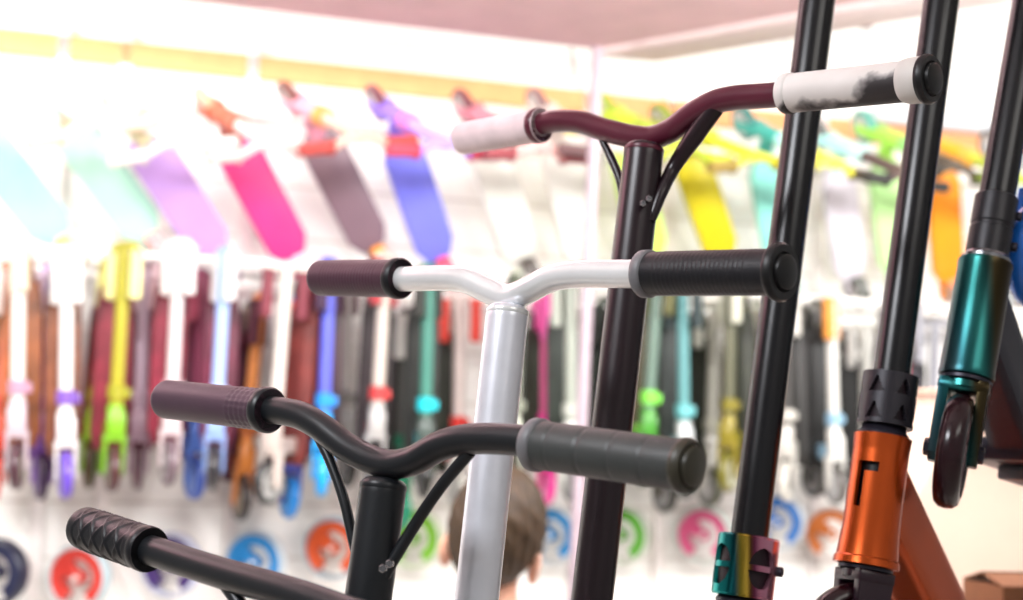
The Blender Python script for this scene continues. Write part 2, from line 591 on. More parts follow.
    # the tail is a fork around the rear wheel, so the platform ends before it
    ol = ol[:4]
    pts = [dk0 + bh*s + RT*w_ for s, w_ in ol] + [dk0 + bh*s - RT*w_ for s, w_ in reversed(ol)]
    pts = [V((q.x, q.y, floor_z + .045)) for q in pts]
    prism(bm, pts, V((0, 0, .024)), .004)
    for s in (-1, 1):
        q = dk0 + bh*.44 + RT*s*.029; q.z = floor_z + .057
        box(bm, q, bh*.055, RT*.006, V((0, 0, .011)), .002)
    obj('deck', tilt(bm), sp.get('m_deck', mh), root, 30, base=base)
    rx = dk0 + bh*.47; rx.z = floor_z + .055 - sl*.47
    bm = B(); wheel_tyre(bm, rx, RT, .055, .024, .040, 40, V((0, 0, 1)))
    w = obj('wheel', bm, mt, root, base=base)
    bm = B(); wheel_core(bm, rx, RT, .0402, .024, 6, V((0, 0, 1)))
    obj('wheel_core', bm, mc, w, 30, base=base)
    bm = B()
    arc = [rx + bh*math.cos(t)*.064 + V((0, 0, math.sin(t)*.064)) for t in [math.radians(q) for q in range(60, 181, 12)]]
    skin_rings(bm, [[q + RT*.016, q - RT*.016, q*1.0 - RT*.016 + (q-rx).normalized()*.003, q + RT*.016 + (q-rx).normalized()*.003] for q in arc])
    obj('rear_brake', bm, M_bolt, root, 50, base=base)
    tag(root, sp['label'], 'scooter', 'stunt scooters on the stepped rack')
    sp['deck0'] = V((dk0.x, dk0.y, floor_z + .045))
    sp['sl'] = sl
    sp['crotch_pt'] = crotch; sp['pts'] = P
    return root

M_plumtint = mat('dark plum rubber', '#432634', .45, spec=.4, bump=.15, bscale=900)  # the light leak's plum tint is put into the grip colour
M_mauvetint = mat('mauve grey rubber', '#493441', .45, spec=.4, bump=.15, bscale=900)  # left grip again, mauve of the light leak painted in
M_gripblack = mat('black rubber', '#111217', .4, bump=.12, bscale=900, spec=.4)
M_gripgrey = mat('grey green rubber', '#3c3f3e', .42, spec=.45, bump=.12, bscale=900)
M_flgrey = mat('worn grey rubber flange', '#6d6d70', .45)
M_plug = mat('black plastic plug', '#0f0f11', .4, spec=.4)
M_plugolive = mat('olive black plastic plug', '#353226', .4)
M_silver = mat('polished silver', '#e4e6ee', .3, metal=.4)
M_silverw = mat('white silver lacquer', '#eceeee', .25, metal=.35, coat=.3)
M_burgtint = mat('leak-tinted burgundy on black', '#551a2c', .3, spec=.45)  # pink light-leak tint over black, put into the colour
M_winetint = mat('leak-tinted wine on black', '#1d0e15', .3, spec=.45)  # same leak tint, darker, painted into the black stem
M_marble = ramp_mat('marbled white and black rubber', [(0, '#ece6e2'), (.50, '#d8d2cd'), (.56, '#8a8583'), (.62, '#2d2829'), (1, '#1e1a1c')], coord='Generated', axis=(.62, 0, -.40), scale=1.0, offset=-.02, rough=.5, metal=0, noise=.85, nscale=22)
M_ring = mat('bone white rubber ring', '#cfcac4', .5)
M_pinkgrip = mat('pale pink rubber', '#e6d3d5', .5, var=.15)
M_orange = mat('burnt orange anodised metal', '#c9541a', .27, metal=.72, coat=.1)
M_teal = ramp_mat('teal oil slick with painted reflection', [(0, '#3a4a50'), (.2, '#15484e'), (.45, '#27706c'), (.55, '#184240'), (.66, '#3a3018'), (1, '#241d15')], coord='Generated', axis=(1, 0, 0), rough=.28, metal=.8)  # light stripe and olive-brown reflection are painted into the bands
M_oil = ramp_mat('rainbow oil slick chrome', [(0, '#16a09a'), (.28, '#14545c'), (.36, '#8a7a22'), (.44, '#d9b548'), (.50, '#5a3a18'), (.56, '#6a2a48'), (.64, '#c07890'), (1, '#dca8bc')], coord='Generated', axis=(1, 0, 0), rough=.18, metal=.85)
M_blue = mat('bright blue lacquer', '#1f72d8', .3, coat=.4)
M_forkplum = mat('plum black fork', '#26131e', .3)

M_sleeve = mat('dark plum sleeve', '#1e0d17', .5, spec=.3)
D = lambda t, b_: (t, b_)
specs = []
# 1: lowest and nearest, black, diamond grip
specs.append(dict(axis=((346, 614, .985), (334, 740, .965)), ycrotch=612,
    bar=[(82, 527), (150, 550), (215, 571), (300, 596), (345, 612), (392, 626), (440, 640), (560, 672), (770, 742)], bd=(1.20, .77),
    grips=[((82, 527), (150, 550), 'diamond', M_gripblack, M_plug, False, None, None), ((770, 742), (650, 702), 'diamond', M_gripblack, M_plug, True, None, None)],
    braces=[dict(pix=[(222, 578), (240, 605), (262, 650), (300, 700), (330, 730)], r=.0055)],
    m_stem=M_mblack, m_bar=M_mblack, m_clamp=M_dark, m_head=M_black, m_fork=M_black,
    label='stunt scooter with matte black handlebar and diamond-ridged black grip, lowest in the rack'))
# 2: matte black with braces, left grip with the light leak's tint in its colour, grey right grip
specs.append(dict(axis=((385.5, 470, 1.125), (368, 600, 1.112)), ycrotch=468,
    bar=[(164, 399), (262, 409), (296, 414), (318, 425), (350, 449), (385, 464), (412, 461), (440, 446), (470, 439), (525, 441), (692, 467)], bd=(1.30, .95),
    grips=[((164, 399), (271, 410.5), 'knurl', M_mauvetint, M_plug, False, M_mblack, 'mauve grey rubber grip'), ((688, 466), (532, 444), 'ringed', M_gripgrey, M_plugolive, True, M_flgrey, 'grey green rubber grip with faint rings')],
    braces=[dict(pix=[(319, 438), (331, 463), (344, 500), (352, 535), (357, 556)], r=.0042), dict(pix=[(470, 452), (442, 485), (418, 520), (396, 556), (386, 574)], r=.0045, pull=.016, bolt=(386, 566, 1.078))],
    m_stem=M_mblack, m_bar=M_mblack, m_clamp=M_dark, m_head=M_black, m_fork=M_black,
    label='stunt scooter with matte black braced handlebar, mauve left grip and grey green right grip'))
# 3: silver
specs.append(dict(axis=((509, 297, 1.225), (476.5, 600, 1.19)), ycrotch=296,
    bar=[(318, 278), (400, 279), (440, 278), (465, 280), (490, 291), (509, 297), (528, 290), (552, 278), (580, 274), (632, 274), (786, 272)], bd=(1.40, 1.05),
    grips=[((318, 278), (402, 278.5), 'smooth', M_plumtint, M_plug, False, M_gripblack, 'dark plum rubber grip'), ((781, 272), (642, 274), 'smooth', M_gripblack, M_plug, True, M_flgrey, 'black rubber grip with a grey flange')],
    stem_len=.50, m_stem=M_silver, m_bar=M_silverw, m_clamp=M_silver, m_head=M_silver, m_fork=M_black,
    label='stunt scooter with silver stem and silver handlebar between the black ones'))
# 4: black, with the light leak's burgundy put into the paint
specs.append(dict(axis=((645.5, 138, 1.36), (592.5, 595, 1.31)), ycrotch=136,
    bar=[(460, 139), (532, 126), (556, 121), (580, 122), (605, 130), (645, 138), (668, 132), (694, 113), (722, 100), (775, 95), (932, 79)], bd=(1.55, 1.18),
    grips=[((460, 139), (542, 125), 'marble', M_pinkgrip, M_plug, False, M_burgtint, 'pale pink rubber grip'), ((929, 79), (784, 94), 'marble', M_marble, M_plug, True, M_marble, 'marbled white, grey and black grip with black end plug')],
    braces=[dict(pix=[(597, 130), (611, 158), (620, 180), (624, 205), (626, 225)], r=[.0028, .0042, .0042, .004, .003]), dict(pix=[(716, 107), (694, 137), (674, 167), (659, 196), (647, 226)], r=[.0085, .0088, .0068, .006, .0045], pull=.036, bolt=(646, 201, 1.322))],
    stem_len=.50, m_stem=M_winetint, m_bar=M_burgtint, m_clamp=M_dark, m_head=M_black, m_fork=M_black, rs=.0182,
    label='stunt scooter with burgundy black braced handlebar and marbled right grip'))
for sp in specs: build_scooter(sp)
def shift_bar(dv):
    return [q + dv for q in specs[3]['pts']]
# 5: black stem into a rainbow clamp
def upper(axis, ycrotch, **k):
    a0 = at(*axis[0]); a1 = at(*axis[1]); a = (a0-a1).normalized()
    t = (ycrotch[1] if isinstance(ycrotch, tuple) else ycrotch)
    cr = a0 + a*t
    d = dict(axis=axis, crotch=cr, barpts=shift_bar(cr - specs[3]['crotch_pt']))
    d.update(k)
    return d
specs.append(upper(((817.5, 0, 1.47), (749, 540, 1.40)), .085, yhead=(604, 715), clamp=(.006, .062), clamp_kind='holes', rc=.0285, hole_rot=22,
    m_stem=M_black, m_bar=M_black, m_clamp=M_oil, m_head=M_black, m_fork=M_black, m_bolt=M_dark,
    label='stunt scooter with black stem and rainbow oil-slick clamp, beside the orange one'))
specs.append(upper(((941.5, 0, 1.485), (892, 370, 1.435)), .17, yhead=(437, 566), clamp=(.010, .060), clamp_kind='triangles', rc=.0262, slot=-52, rh=.0262, steer=34,
    m_stem=M_black, m_bar=M_black, m_clamp=mat('charcoal anodised clamp', '#26232a', .4, metal=.3), m_head=M_orange, m_fork=M_forkplum, m_headset=M_dark,
    label='stunt scooter with burnt orange head tube and neck under a black stem'))
specs.append(upper(((1030.5, 0, 1.50), (976, 320, 1.44)), .34, yhead=(262, 379), clamp=(.004, .068), rc=.0208, rh=.0258, steer=-18,
    m_stem=M_black, m_bar=M_black, m_clamp=mat('black clamp', '#1d1b20', .38, metal=.3), m_head=M_teal, m_fork=M_teal, m_neck=M_dark, m_deck=M_dark, m_headset=M_bolt,
    label='stunt scooter with teal oil-slick head tube and fork over a dark wheel'))
specs.append(upper(((1108, -160, 1.56), (1062, 110, 1.52)), .50, yhead=(62, 190), clamp=(.004, .06), steer=4,
    m_stem=M_black, m_bar=M_black, m_clamp=M_dark, m_head=M_blue, m_fork=M_blue, m_tyre=M_blue, m_core=M_blue,
    label='stunt scooter with bright blue fork and wheel at the edge of the rack, topmost'))
for sp in specs[4:]: build_scooter(sp)
# the stepped rack that carries their decks (below and beside the picture)
rk = empty('display_rack', (specs[3]['deck0'].x, specs[3]['deck0'].y, 0))
M_rack = mat('grey steel rack', '#6b6a6e', .45, metal=.5)
for sp in specs:
    q = sp['deck0']; sl = sp['sl']
    down = (BK - V((0, 0, sl))).normalized(); nrm = RT.cross(down); nrm = nrm if nrm.z > 0 else -nrm
    bm = B(); box(bm, q + down*.19 - nrm*.0080, down*.15, RT*.028, nrm*.0073, .002)
    obj('tray', bm, M_rack, rk, base=rk.location)
    e = q + down*.32 + RT*.085
    bm = B(); box(bm, q + down*.32 + RT*.045 - nrm*.009, RT*.045, down*.012, nrm*.006, .002)
    obj('tray_arm', bm, M_rack, rk, base=rk.location)
    bm = B(); tube(bm, [V((e.x, e.y, .012)), V((e.x, e.y, e.z - .014))], .010, 12)
    obj('post', bm, M_rack, rk, base=rk.location)
    bm = B(); box(bm, V((e.x, e.y, .006)), BK*.12, RT*.04, V((0, 0, .006)), .002)
    obj('foot', bm, M_rack, rk, base=rk.location)
tag(rk, 'stepped grey steel rack carrying the row of stunt scooters on its trays', 'rack')

# ------------------------------------------------------------------ folded scooters hanging on the wall
def set_mat(o, m):
    o.material_slots[0].link = 'OBJECT'
    o.material_slots[0].material = m

FH = .60
M_none = mat('plain grey', '#888888')
def proto_folded():
    """hanging folded kick scooter seen from its front; origin at the bottom of the front wheel, -y is the front"""
    r = empty('folded_scooter')
    X, Y, Z = V((1, 0, 0)), V((0, 1, 0)), V((0, 0, 1))
    ax = V((0, 0, .058))
    parts = {}
    def P(name, bm, key, parent=r, sm=40):
        o = obj(name, bm, M_none, parent, sm)
        o['_k'] = key
        return o
    bm = B(); wheel_tyre(bm, ax, X, .058, .026, .042, 28, Z); w = P('wheel', bm, 'wheel')
    bm = B(); wheel_core(bm, ax, X, .042, .024, 5, Z, n=20); P('wheel_core', bm, 'core', w)
    bm = B()
    for s in (-1, 1):
        prism(bm, [V((s*.022-.004, y, z)) for y, z in ((-.016, .128), (.016, .128), (.012, .05), (0, .042), (-.012, .05))], X*.008, .0015)
    box(bm, V((0, 0, .132)), X*.027, Y*.018, Z*.008, .003)
    box(bm, V((0, -.012, .165)), X*.022, Y*.012, Z*.03, .006)
    P('fork', bm, 'fork')
    bm = B(); lathe(bm, V((0, 0, .14)), Z, [(0, .019), (.004, .021), (.07, .021), (.075, .017)], 18); P('head_tube', bm, 'fork')
    bm = B(); lathe(bm, V((0, 0, .225)), Z, [(0, .018), (.003, .023), (.034, .023), (.037, .018)], 18); box(bm, V((.024, .0, .242)), X*.008, Y*.008, Z*.012, .002); P('collar', bm, 'collar')
    bm = B(); tube(bm, [V((0, 0, .14)), V((0, 0, FH-.004))], .0165, 18); P('stem', bm, 'stem')
    bm = B(); tube(bm, [V((-.046, 0, FH-.018)), V((-.038, 0, FH-.006)), V((-.018, 0, FH)), V((.018, 0, FH)), V((.038, 0, FH-.006)), V((.046, 0, FH-.018))], .0115, 12, sub=3); P('handlebar', bm, 'stem')
    for s in (-1, 1):
        bm = B(); lathe(bm, V((s*.046, 0, FH-.010)), -Z, [(0, .012), (.004, .019), (.010, .019), (.012, .0155), (.112, .0165), (.120, .014), (.122, .004)], 16); P('grip', bm, 'grip')
    # folded deck behind the stem
    bm = B()
    ol = [V((x, .075, z)) for x, z in ((-.03, .10), (-.043, .14), (-.043, .45), (-.036, .50), (-.02, .51), (.02, .51), (.036, .50), (.043, .45), (.043, .14), (.03, .10))]
    prism(bm, ol, Y*.026, .004); P('deck', bm, 'deck')
    bm = B(); box(bm, V((0, .045, .15)), X*.015, Y*.034, Z*.02, .004); P('hinge', bm, 'collar')
    rz = V((0, .088, .545))
    bm = B(); wheel_tyre(bm, rz, X, .05, .024, .036, 28, Z); w = P('wheel', bm, 'wheel')
    bm = B(); wheel_core(bm, rz, X, .036, .022, 5, Z, n=20); P('wheel_core', bm, 'core', w)
    bm = B()
    for s in (-1, 1): box(bm, V((s*.018, .088, .525)), X*.004, Y*.012, Z*.032, .0015)
    P('rear_bracket', bm, 'deck')
    return r

def proto_upper():
    """stunt scooter hung nose up with its platform facing the shop; origin mid deck, -y is the platform's top side"""
    r = empty('hung_scooter')
    X, Y, Z = V((1, 0, 0)), V((0, 1, 0)), V((0, 0, 1))
    def P(name, bm, key, parent=r, sm=40):
        o = obj(name, bm, M_none, parent, sm); o['_k'] = key
        return o
    bm = B()
    ol = [V((x, 0, z)) for x, z in ((-.032, -.19), (-.052, -.15), (-.054, .13), (-.03, .185), (.03, .185), (.054, .13), (.052, -.15), (.032, -.19))]
    prism(bm, ol, Y*.026, .005); P('deck', bm, 'deck')
    # neck and head tube
    bm = B(); tube(bm, [V((0, .012, .17)), V((0, -.005, .215)), V((0, -.04, .245))], [.024, .022, .022], 16, sub=4); P('neck_tube', bm, 'head')
    ha = V((0, -.98, -.10)).normalized()                # steering axis, from the fork out to the handlebar
    h0 = V((0, .02, .262))
    bm = B(); lathe(bm, h0, ha, [(0, .021), (.005, .023), (.105, .023), (.11, .02)], 20); P('head_tube', bm, 'head')
    up = X.cross(ha).normalized()
    axl = h0 - ha*.075
    bm = B()
    for s in (-1, 1):
        q = h0 - ha*.04 + X*s*.021
        box(bm, q, X*.004, ha*.047, up*.015, .002)
    box(bm, h0 - ha*.006, X*.026, ha*.006, up*.018, .002); P('fork', bm, 'head')
    bm = B(); wheel_tyre(bm, axl, X, .056, .025, .04, 28, Z); w = P('wheel', bm, 'wheel')
    bm = B(); wheel_core(bm, axl, X, .04, .024, 5, Z, n=20); P('wheel_core', bm, 'core', w)
    bm = B(); lathe(bm, h0 + ha*.115, ha, [(0, .02), (.002, .026), (.045, .026), (.047, .02)], 20); P('clamp', bm, 'clamp')
    e = h0 + ha*.36
    hx = (X*math.cos(.5) + up*math.sin(.5)).normalized()      # the bar is steered a little towards level
    up = hx.cross(ha).normalized()
    bm = B(); tube(bm, [h0 + ha*.1, e], .0165, 16); P('stem', bm, 'bar')
    bm = B(); tube(bm, [e + q for q in (hx*-.125 + up*.02, hx*-.07 + up*.022, hx*-.035 + up*.004, hx*0, hx*.035 + up*.004, hx*.07 + up*.022, hx*.125 + up*.02)], .0115, 12, sub=4); P('handlebar', bm, 'bar')
    for s in (-1, 1):
        bm = B(); lathe(bm, e + hx*s*.066 + up*.021, hx*s, [(0, .012), (.001, .021), (.006, .021), (.008, .0165), (.075, .0165), (.079, .013)], 16); P('grip', bm, 'grip')
    rx = V((0, .012, -.235))
    bm = B(); wheel_tyre(bm, rx, X, .05, .024, .037, 28, Z); w = P('wheel', bm, 'rear')
    bm = B(); wheel_core(bm, rx, X, .037, .022, 5, Z, n=20); P('wheel_core', bm, 'core', w)
    bm = B()
    for s in (-1, 1): box(bm, V((s*.019, .013, -.21)), X*.004, Y*.011, Z*.04, .002)
    P('dropout', bm, 'deck')
    bm = B()
    arc = [rx + V((0, -math.cos(t)*.056, math.sin(t)*.056)) for t in [math.radians(q) for q in range(-50, 61, 11)]]
    skin_rings(bm, [[q + X*.017, q - X*.017, q - X*.017 + (q-rx).normalized()*.004, q + X*.017 + (q-rx).normalized()*.004] for q in arc]); P('rear_brake', bm, 'rear', sm=50)
    return r

def dup(root, cols, M, label, group, cat='scooter'):
    n = root.copy(); COL.objects.link(n)
    n.matrix_world = M
    for ch in root.children:
        c = ch.copy(); COL.objects.link(c); c.parent = n
        c.matrix_parent_inverse.identity()
        set_mat(c, cols[ch['_k']])
        del c['_k']
        for g in ch.children:
            d = g.copy(); COL.objects.link(d); d.parent = c
            d.matrix_parent_inverse.identity()
            set_mat(d, cols[g['_k']]); del d['_k']
    tag(n, label, cat, group)
    return n
def remove_tree(r):
    for ch in list(r.children):
        for g in list(ch.children): bpy.data.objects.remove(g)
        bpy.data.objects.remove(ch)
    bpy.data.objects.remove(r)

def C(h, rough=.4, metal=0.0):
    v = [int(h[i:i+2], 16) for i in (1, 3, 5)]
    if min(v) > 190: h = '#' + ''.join('%02x' % int(q*.90) for q in v)
    return mat('finish ' + h + ('m' if metal else ''), h, rough, metal, var=.05, nscale=12, coat=.15)

BASE = Matrix((( WD.x, -WN.x, 0, 0), (WD.y, -WN.y, 0, 0), (0, 0, 1, 0), (0, 0, 0, 1)))
pf = proto_folded()
bpy.context.view_layer.update()
lower = [  # px, yaw, dz, stem, grip, fork, collar, wheel, core, deck (coloured with the tone of the shading), label
 (8, 6, 0, '#d8694a', '#f4efe6', '#d8452c', '#b8402e', '#e2412a', '#f0a080', '#a2622e', 'folded scooter with red orange fork and wheel, at the very end of the hanging row'),
 (31, -8, .01, '#f3efe8', '#efe0c4', '#d9c6cf', '#b58aa0', '#4a2c36', '#bba', '#b4642c', 'folded scooter with cream stem, beige grips and orange brown deck'),
 (53, 10, -.005, '#b59ac8', '#d8c2d6', '#7d4fb0', '#6a3a98', '#3c2348', '#a090c0', '#7c3f9c', 'folded scooter with lilac stem, purple fork and purple deck'),
 (79, 4, -.012, '#fbf9f8', '#fdfbf8', '#f6f2f2', '#7a55b4', '#6a4cc0', '#d0c8e8', '#9a5a3c', 'folded scooter with thick white stem, violet collar and violet wheel'),
 (101, -6, .012, '#b8b02c', '#e6e0a0', '#8fc020', '#a0a818', '#4a3a1c', '#9c9', '#9c2f38', 'folded scooter with olive lime stem and lime fork before a crimson deck'),
 (124, 8, -.004, '#a39c1c', '#e6e09a', '#76b01a', '#98961c', '#4d2c2e', '#aa9', '#962a3c', 'folded scooter with yellow lime stem and pale yellow grips'),
 (149, -12, .004, '#c9b2c4', '#d8b8c0', '#a98c9c', '#b8a0b0', '#5a3e48', '#bab', '#8c2c44', 'folded scooter with dusty lilac stem and grey lilac fork'),
 (180, 3, 0, '#f0e6e6', '#fbf4f2', '#e2d0d4', '#d8c4c8', '#6b5a62', '#ddd', '#9a2840', 'folded scooter with pinkish white stem and two white drooping grips'),
 (205, 14, -.008, '#8a3a58', '#a84860', '#4a72c8', '#3d62b4', '#3a58b0', '#88a0d8', '#6a2040', 'folded scooter with wine stem, blue fork and blue wheel'),
 (224, -10, .006, '#9db8ec', '#f7f5f4', '#8aa6dc', '#b8c8f0', '#2e2c30', '#999', '#7c2444', 'folded scooter with pale blue stem and white grips'),
 (250, 16, -.012, '#d98a4a', '#5a2434', '#c8782e', '#a85a28', '#3b3634', '#a98', '#5c1a30', 'folded scooter with tan orange stem, wine grips and wine deck'),
 (279, -48, -.02, '#ece4da', '#7a3440', '#c8bab0', '#a89890', '#2b2b2c', '#cfcfcc', '#8a3a34', 'folded scooter with cream stem, turned to show its black spoked wheel'),
 (298, 8, .004, '#3f78d0', '#e05a50', '#4a5ec0', '#8a4a90', '#1c86d8', '#6ab0e8', '#7a2c48', 'folded scooter with blue stem and red drooping grips'),
 (331, -14, -.008, '#5a62d0', '#3c2440', '#18a2ea', '#1f8fe0', '#18a4ee', '#70c8f4', '#4a2034', 'folded scooter with violet blue stem, bright cyan fork and wheel'),
 (356, 9, .006, '#a8a29e', '#5a3844', '#8c8a88', '#77736f', '#2a2827', '#888', '#3c2a30', 'folded scooter with warm grey stem and dark deck beside the violet blue one'),
 (382, -8, -.006, '#d8cdc2', '#a83a40', '#a9a8a6', '#c23a3a', '#242322', '#bbb', '#33262a', 'folded scooter with cream stem, dark red grips and silver fork'),
 (407, 18, .008, '#4e4f4c', '#d9d6d0', '#157a58', '#17694e', '#1a8a68', '#6aa890', '#2c2a28', 'folded scooter with charcoal stem, dark green fork and green wheel'),
 (432, -6, -.004, '#3f7f70', '#2e302c', '#3a4a44', '#16c8d4', '#1e1f1d', '#777', '#262925', 'folded scooter with sea green stem and turquoise collar'),
 (465, 4, -.004, '#e9d8d2', '#e2483c', '#ecebe4', '#d0302a', '#e8e6dc', '#ccc', '#2c3024', 'folded scooter with pale pink stem, red collar and red grips'),
 (519, -10, .006, '#d2d8c6', '#4a5240', '#c6ccba', '#8a9080', '#2e3028', '#aaa', '#33382a', 'folded scooter with pale sage stem half behind the silver scooter'),
 (553, 3, .004, '#e6609c', '#f569b4', '#ee2f96', '#f23aa2', '#e83a9a', '#f6a0cc', '#3a4030', 'folded scooter with pink stem, pink grips and pink wheel'),
 (578, -12, -.006, '#9aa196', '#cfd6ca', '#e8ebe4', '#c8cec4', '#3b403a', '#ccc', '#2f3830', 'folded scooter with whitish stem right beside the tall pole'),
 (613, 10, .004, '#4a5a50', '#222822', '#39443c', '#5a6a5e', '#1c201c', '#777', '#2a3228', 'folded scooter with dark moss stem behind the leak-tinted black stem'),
 (649, -14, -.004, '#5f776a', '#5a5a34', '#3f8a2a', '#7ee04a', '#2c3424', '#9a9', '#5a543a', 'folded scooter with grey green stem and bright lime collar'),
 (670, 12, .010, '#7a6a4c', '#e4e4dc', '#4e4a38', '#d9dacf', '#26281f', '#aaa', '#4a4632', 'folded scooter with olive brown stem and pale grips'),
 (690, -6, -.006, '#5d9496', '#2c3a3c', '#d4dada', '#6ab4b8', '#343a38', '#bbb', '#2e3634', 'folded scooter with pale turquoise stem'),
 (714, 12, .006, '#b9b9ae', '#d4d6ca', '#eeeee6', '#bcbcae', '#4e503c', '#ccc', '#33382c', 'folded scooter with off-white stem and off-white grips'),
 (733, -44, -.016, '#5a5a44', '#dcdcc8', '#857818', '#7a7018', '#6a6518', '#dfe0c8', '#2e3222', 'folded scooter with mustard fork, turned to show its olive ringed wheel'),
 (764, 8, .004, '#8a8c7c', '#d2d4c6', '#c9cabb', '#6a6c5a', '#3a3a30', '#bbb', '#262822', 'folded scooter with khaki grey stem close to the black stem'),
 (792, -40, -.014, '#3a3836', '#e9e6de', '#d9d6ce', '#b9b6ae', '#e2dfd6', '#8a8884', '#2a2826', 'folded scooter with charcoal stem, turned to show its white wheel'),
 (818, 8, .006, '#242220', '#d98a3a', '#2d2b29', '#3a3836', '#1c1b1a', '#999', '#1d1c1b', 'folded scooter with black stem and orange grips'),
 (840, -4, -.004, '#efeee8', '#dd9038', '#f0efe9', '#8ab0c8', '#5a5652', '#ccc', '#171616', 'folded scooter with white stem, white fork and orange grips'),
 (868, 10, .006, '#f1f0ea', '#f3f1ec', '#e9e7e0', '#3c3a38', '#2b2927', '#bbb', '#191817', 'folded scooter with white stem and white grips before a black deck'),
 (907, -8, -.004, '#c8404e', '#8a8a92', '#3a343c', '#5a4a54', '#2e282e', '#999', '#57545c', 'folded scooter with red stem and grey grips beside the orange scooter'),
 (932, 12, .004, '#9a9aa4', '#c9c9d2', '#6a6672', '#7c7884', '#4a4650', '#bbb', '#5c5862', 'folded scooter with silver grey stem near the teal scooter'),
]
for n_, (px, yaw, dz, st, gr, fo, co, wh, cr, de, lab) in enumerate(lower):
    out = (.20, .465)[n_ % 2]
    dz += random.uniform(-.06 + .025*(n_ % 2), .02) - (.05 if n_ in (10, 12, 16, 18, 24, 32) else 0) - (.03 if n_ % 2 == 0 else 0)
    p = wz(px, ZBAR + dz, out)
    sw = random.choice((-1, 1))*random.uniform(48, 76) if n_ % 2 else random.choice((-1, 1))*random.uniform(25, 70)
    cc = '#' + ''.join(ch*2 for ch in cr[1:]) if len(cr) == 4 else cr
    cols = dict(stem=C(st), grip=C(gr, .6), fork=C(fo), collar=C(co), wheel=C(wh, .3), core=C(cc), deck=mat('shade-toned printed deck ' + de, '#' + ''.join('%02x' % int(int(de[i:i+2], 16)*.8) for i in (1, 3, 5)), .5, var=.45, nscale=14))
    M = Matrix.Translation(p - V((0, 0, FH))) @ BASE @ Matrix.Rotation(math.radians(yaw*(.7 if abs(yaw) < 30 else 1) + random.uniform(-5, 5)), 4, 'Z') @ Matrix.Rotation(math.radians(random.uniform(-3, 3)), 4, 'Y')
    o = dup(pf, cols, M, lab, 'folded scooters hanging along the wall')
    for ch in o.children:                            # its bar hangs swung to one side or the other
        if ch.name.split('.')[0] in ('handlebar', 'grip'): ch.rotation_euler.z = math.radians(sw)
remove_tree(pf)

pu = proto_upper()
bpy.context.view_layer.update()
uppers = [  # deck centre px, py, roll deg, deck, head, wheel, rear, bar, grip, clamp, label; leftmost decks carry flare haze as pale colour
 (14, 180, 42, '#a9dfee', '#f2d4b8', '#8fd8e4', '#c8b060', '#e8e6da', '#bfe4e8', '#d8c890', 'sky blue scooter paled by painted-in haze, hung diagonally, nearest the edge of the upper row'),
 (108, 178, 41, '#b6ecd2', '#f3cdb0', '#e6c8b0', '#ee8a8c', '#e6f2ea', '#f4d8c0', '#c8e8dc', 'mint green scooter paled by painted-in haze, with coral rear wheel hung diagonally'),
 (180, 196, 39, '#bf98dc', '#e4dcb4', '#d8ccb0', '#d4c4ea', '#efe6ea', '#e8dcd8', '#c8b078', 'lilac purple scooter paled by painted-in haze, with beige front wheel hung diagonally'),
 (264, 198, 35, '#e03f86', '#a84a2c', '#d8a080', '#f2b8c8', '#f4d8d4', '#f2c4c0', '#a84a30', 'hot pink scooter with rust brown neck hung diagonally'),
 (346, 190, 35, '#7d6570', '#d890a4', '#6a3a34', '#e8902e', '#d8b0a0', '#a83a34', '#d88a3c', 'mauve grey scooter with orange rear wheel hung diagonally'),
 (420, 198, 28, '#7276e2', '#8466e0', '#6a3440', '#d84a66', '#a490f0', '#b83a50', '#c86ab0', 'violet blue scooter with red rear wheel hung diagonally'),
 (506, 200, 28, '#f1efe8', '#c07080', '#6a3038', '#4a4440', '#e6b0ac', '#8c3a42', '#b85a60', 'white scooter with wine red fork and grips hung diagonally'),
 (572, 200, 24, '#f3f1ea', '#e4d4cc', '#7a5c5c', '#c8c4ba', '#dcd0cc', '#6a4a4c', '#e6d050', 'white scooter with yellow clamp, hung beside the tall pole'),
 (640, 200, 26, '#c4e86a', '#b0c428', '#8a9a20', '#d8e8a0', '#a8b838', '#b6c42a', '#98a820', 'light lime scooter behind the leak-tinted black stem, hung diagonally'),
 (708, 205, 33, '#c8b918', '#a0a81c', '#7a8420', '#d8d038', '#c8c82a', '#8a7430', '#b0b41c', 'bright yellow scooter with olive yellow fork hung diagonally'),
 (776, 212, 24, '#8edccf', '#2f9c90', '#2a6a64', '#bfe6de', '#e6e04a', '#4a3c34', '#a8e0d8', 'aqua scooter with teal fork, behind the black stem'),
 (846, 222, 24, '#ece4ef', '#a8dcd8', '#4a4a48', '#5a5c58', '#5a4440', '#23211f', '#b8e0dc', 'pale lilac white scooter with black grips hung diagonally'),
 (892, 215, 22, '#bdeea0', '#9ad848', '#4a9a8a', '#d0e8c0', '#4c3e30', '#2a2622', '#8ad070', 'light green scooter with bright green neck hung diagonally'),
 (948, 225, 20, '#f2901c', '#f6a21e', '#3a2c26', '#f0a078', '#a8b43a', '#6a7a2c', '#f2a83c', 'orange scooter with black front wheel hung diagonally'),
 (1016, 232, 20, '#d8e2e6', '#c8d0d6', '#3c3e42', '#a8b0b6', '#8a9298', '#3a3c40', '#b8c0c6', 'pale grey scooter behind the teal scooter, hung diagonally'),
]
for (px, py, roll, de, he, wh, re, ba, gr, cl, lab) in uppers:
    p = wp(px, py, .235)
    cols = dict(deck=C(de, .35), head=C(he), wheel=C(wh, .35), rear=C(re), bar=C(ba), grip=C(gr, .6), clamp=C(cl), core=C('#d8d4d0'))
    M = Matrix.Translation(p) @ BASE @ Matrix.Rotation(-math.radians(roll), 4, 'Y') @ Matrix.Rotation(math.radians(20), 4, 'X') @ Matrix.Diagonal((1.12, 1, 1, 1))
    o = dup(pu, cols, M, lab, 'scooters hung diagonally on the upper wall')
remove_tree(pu)

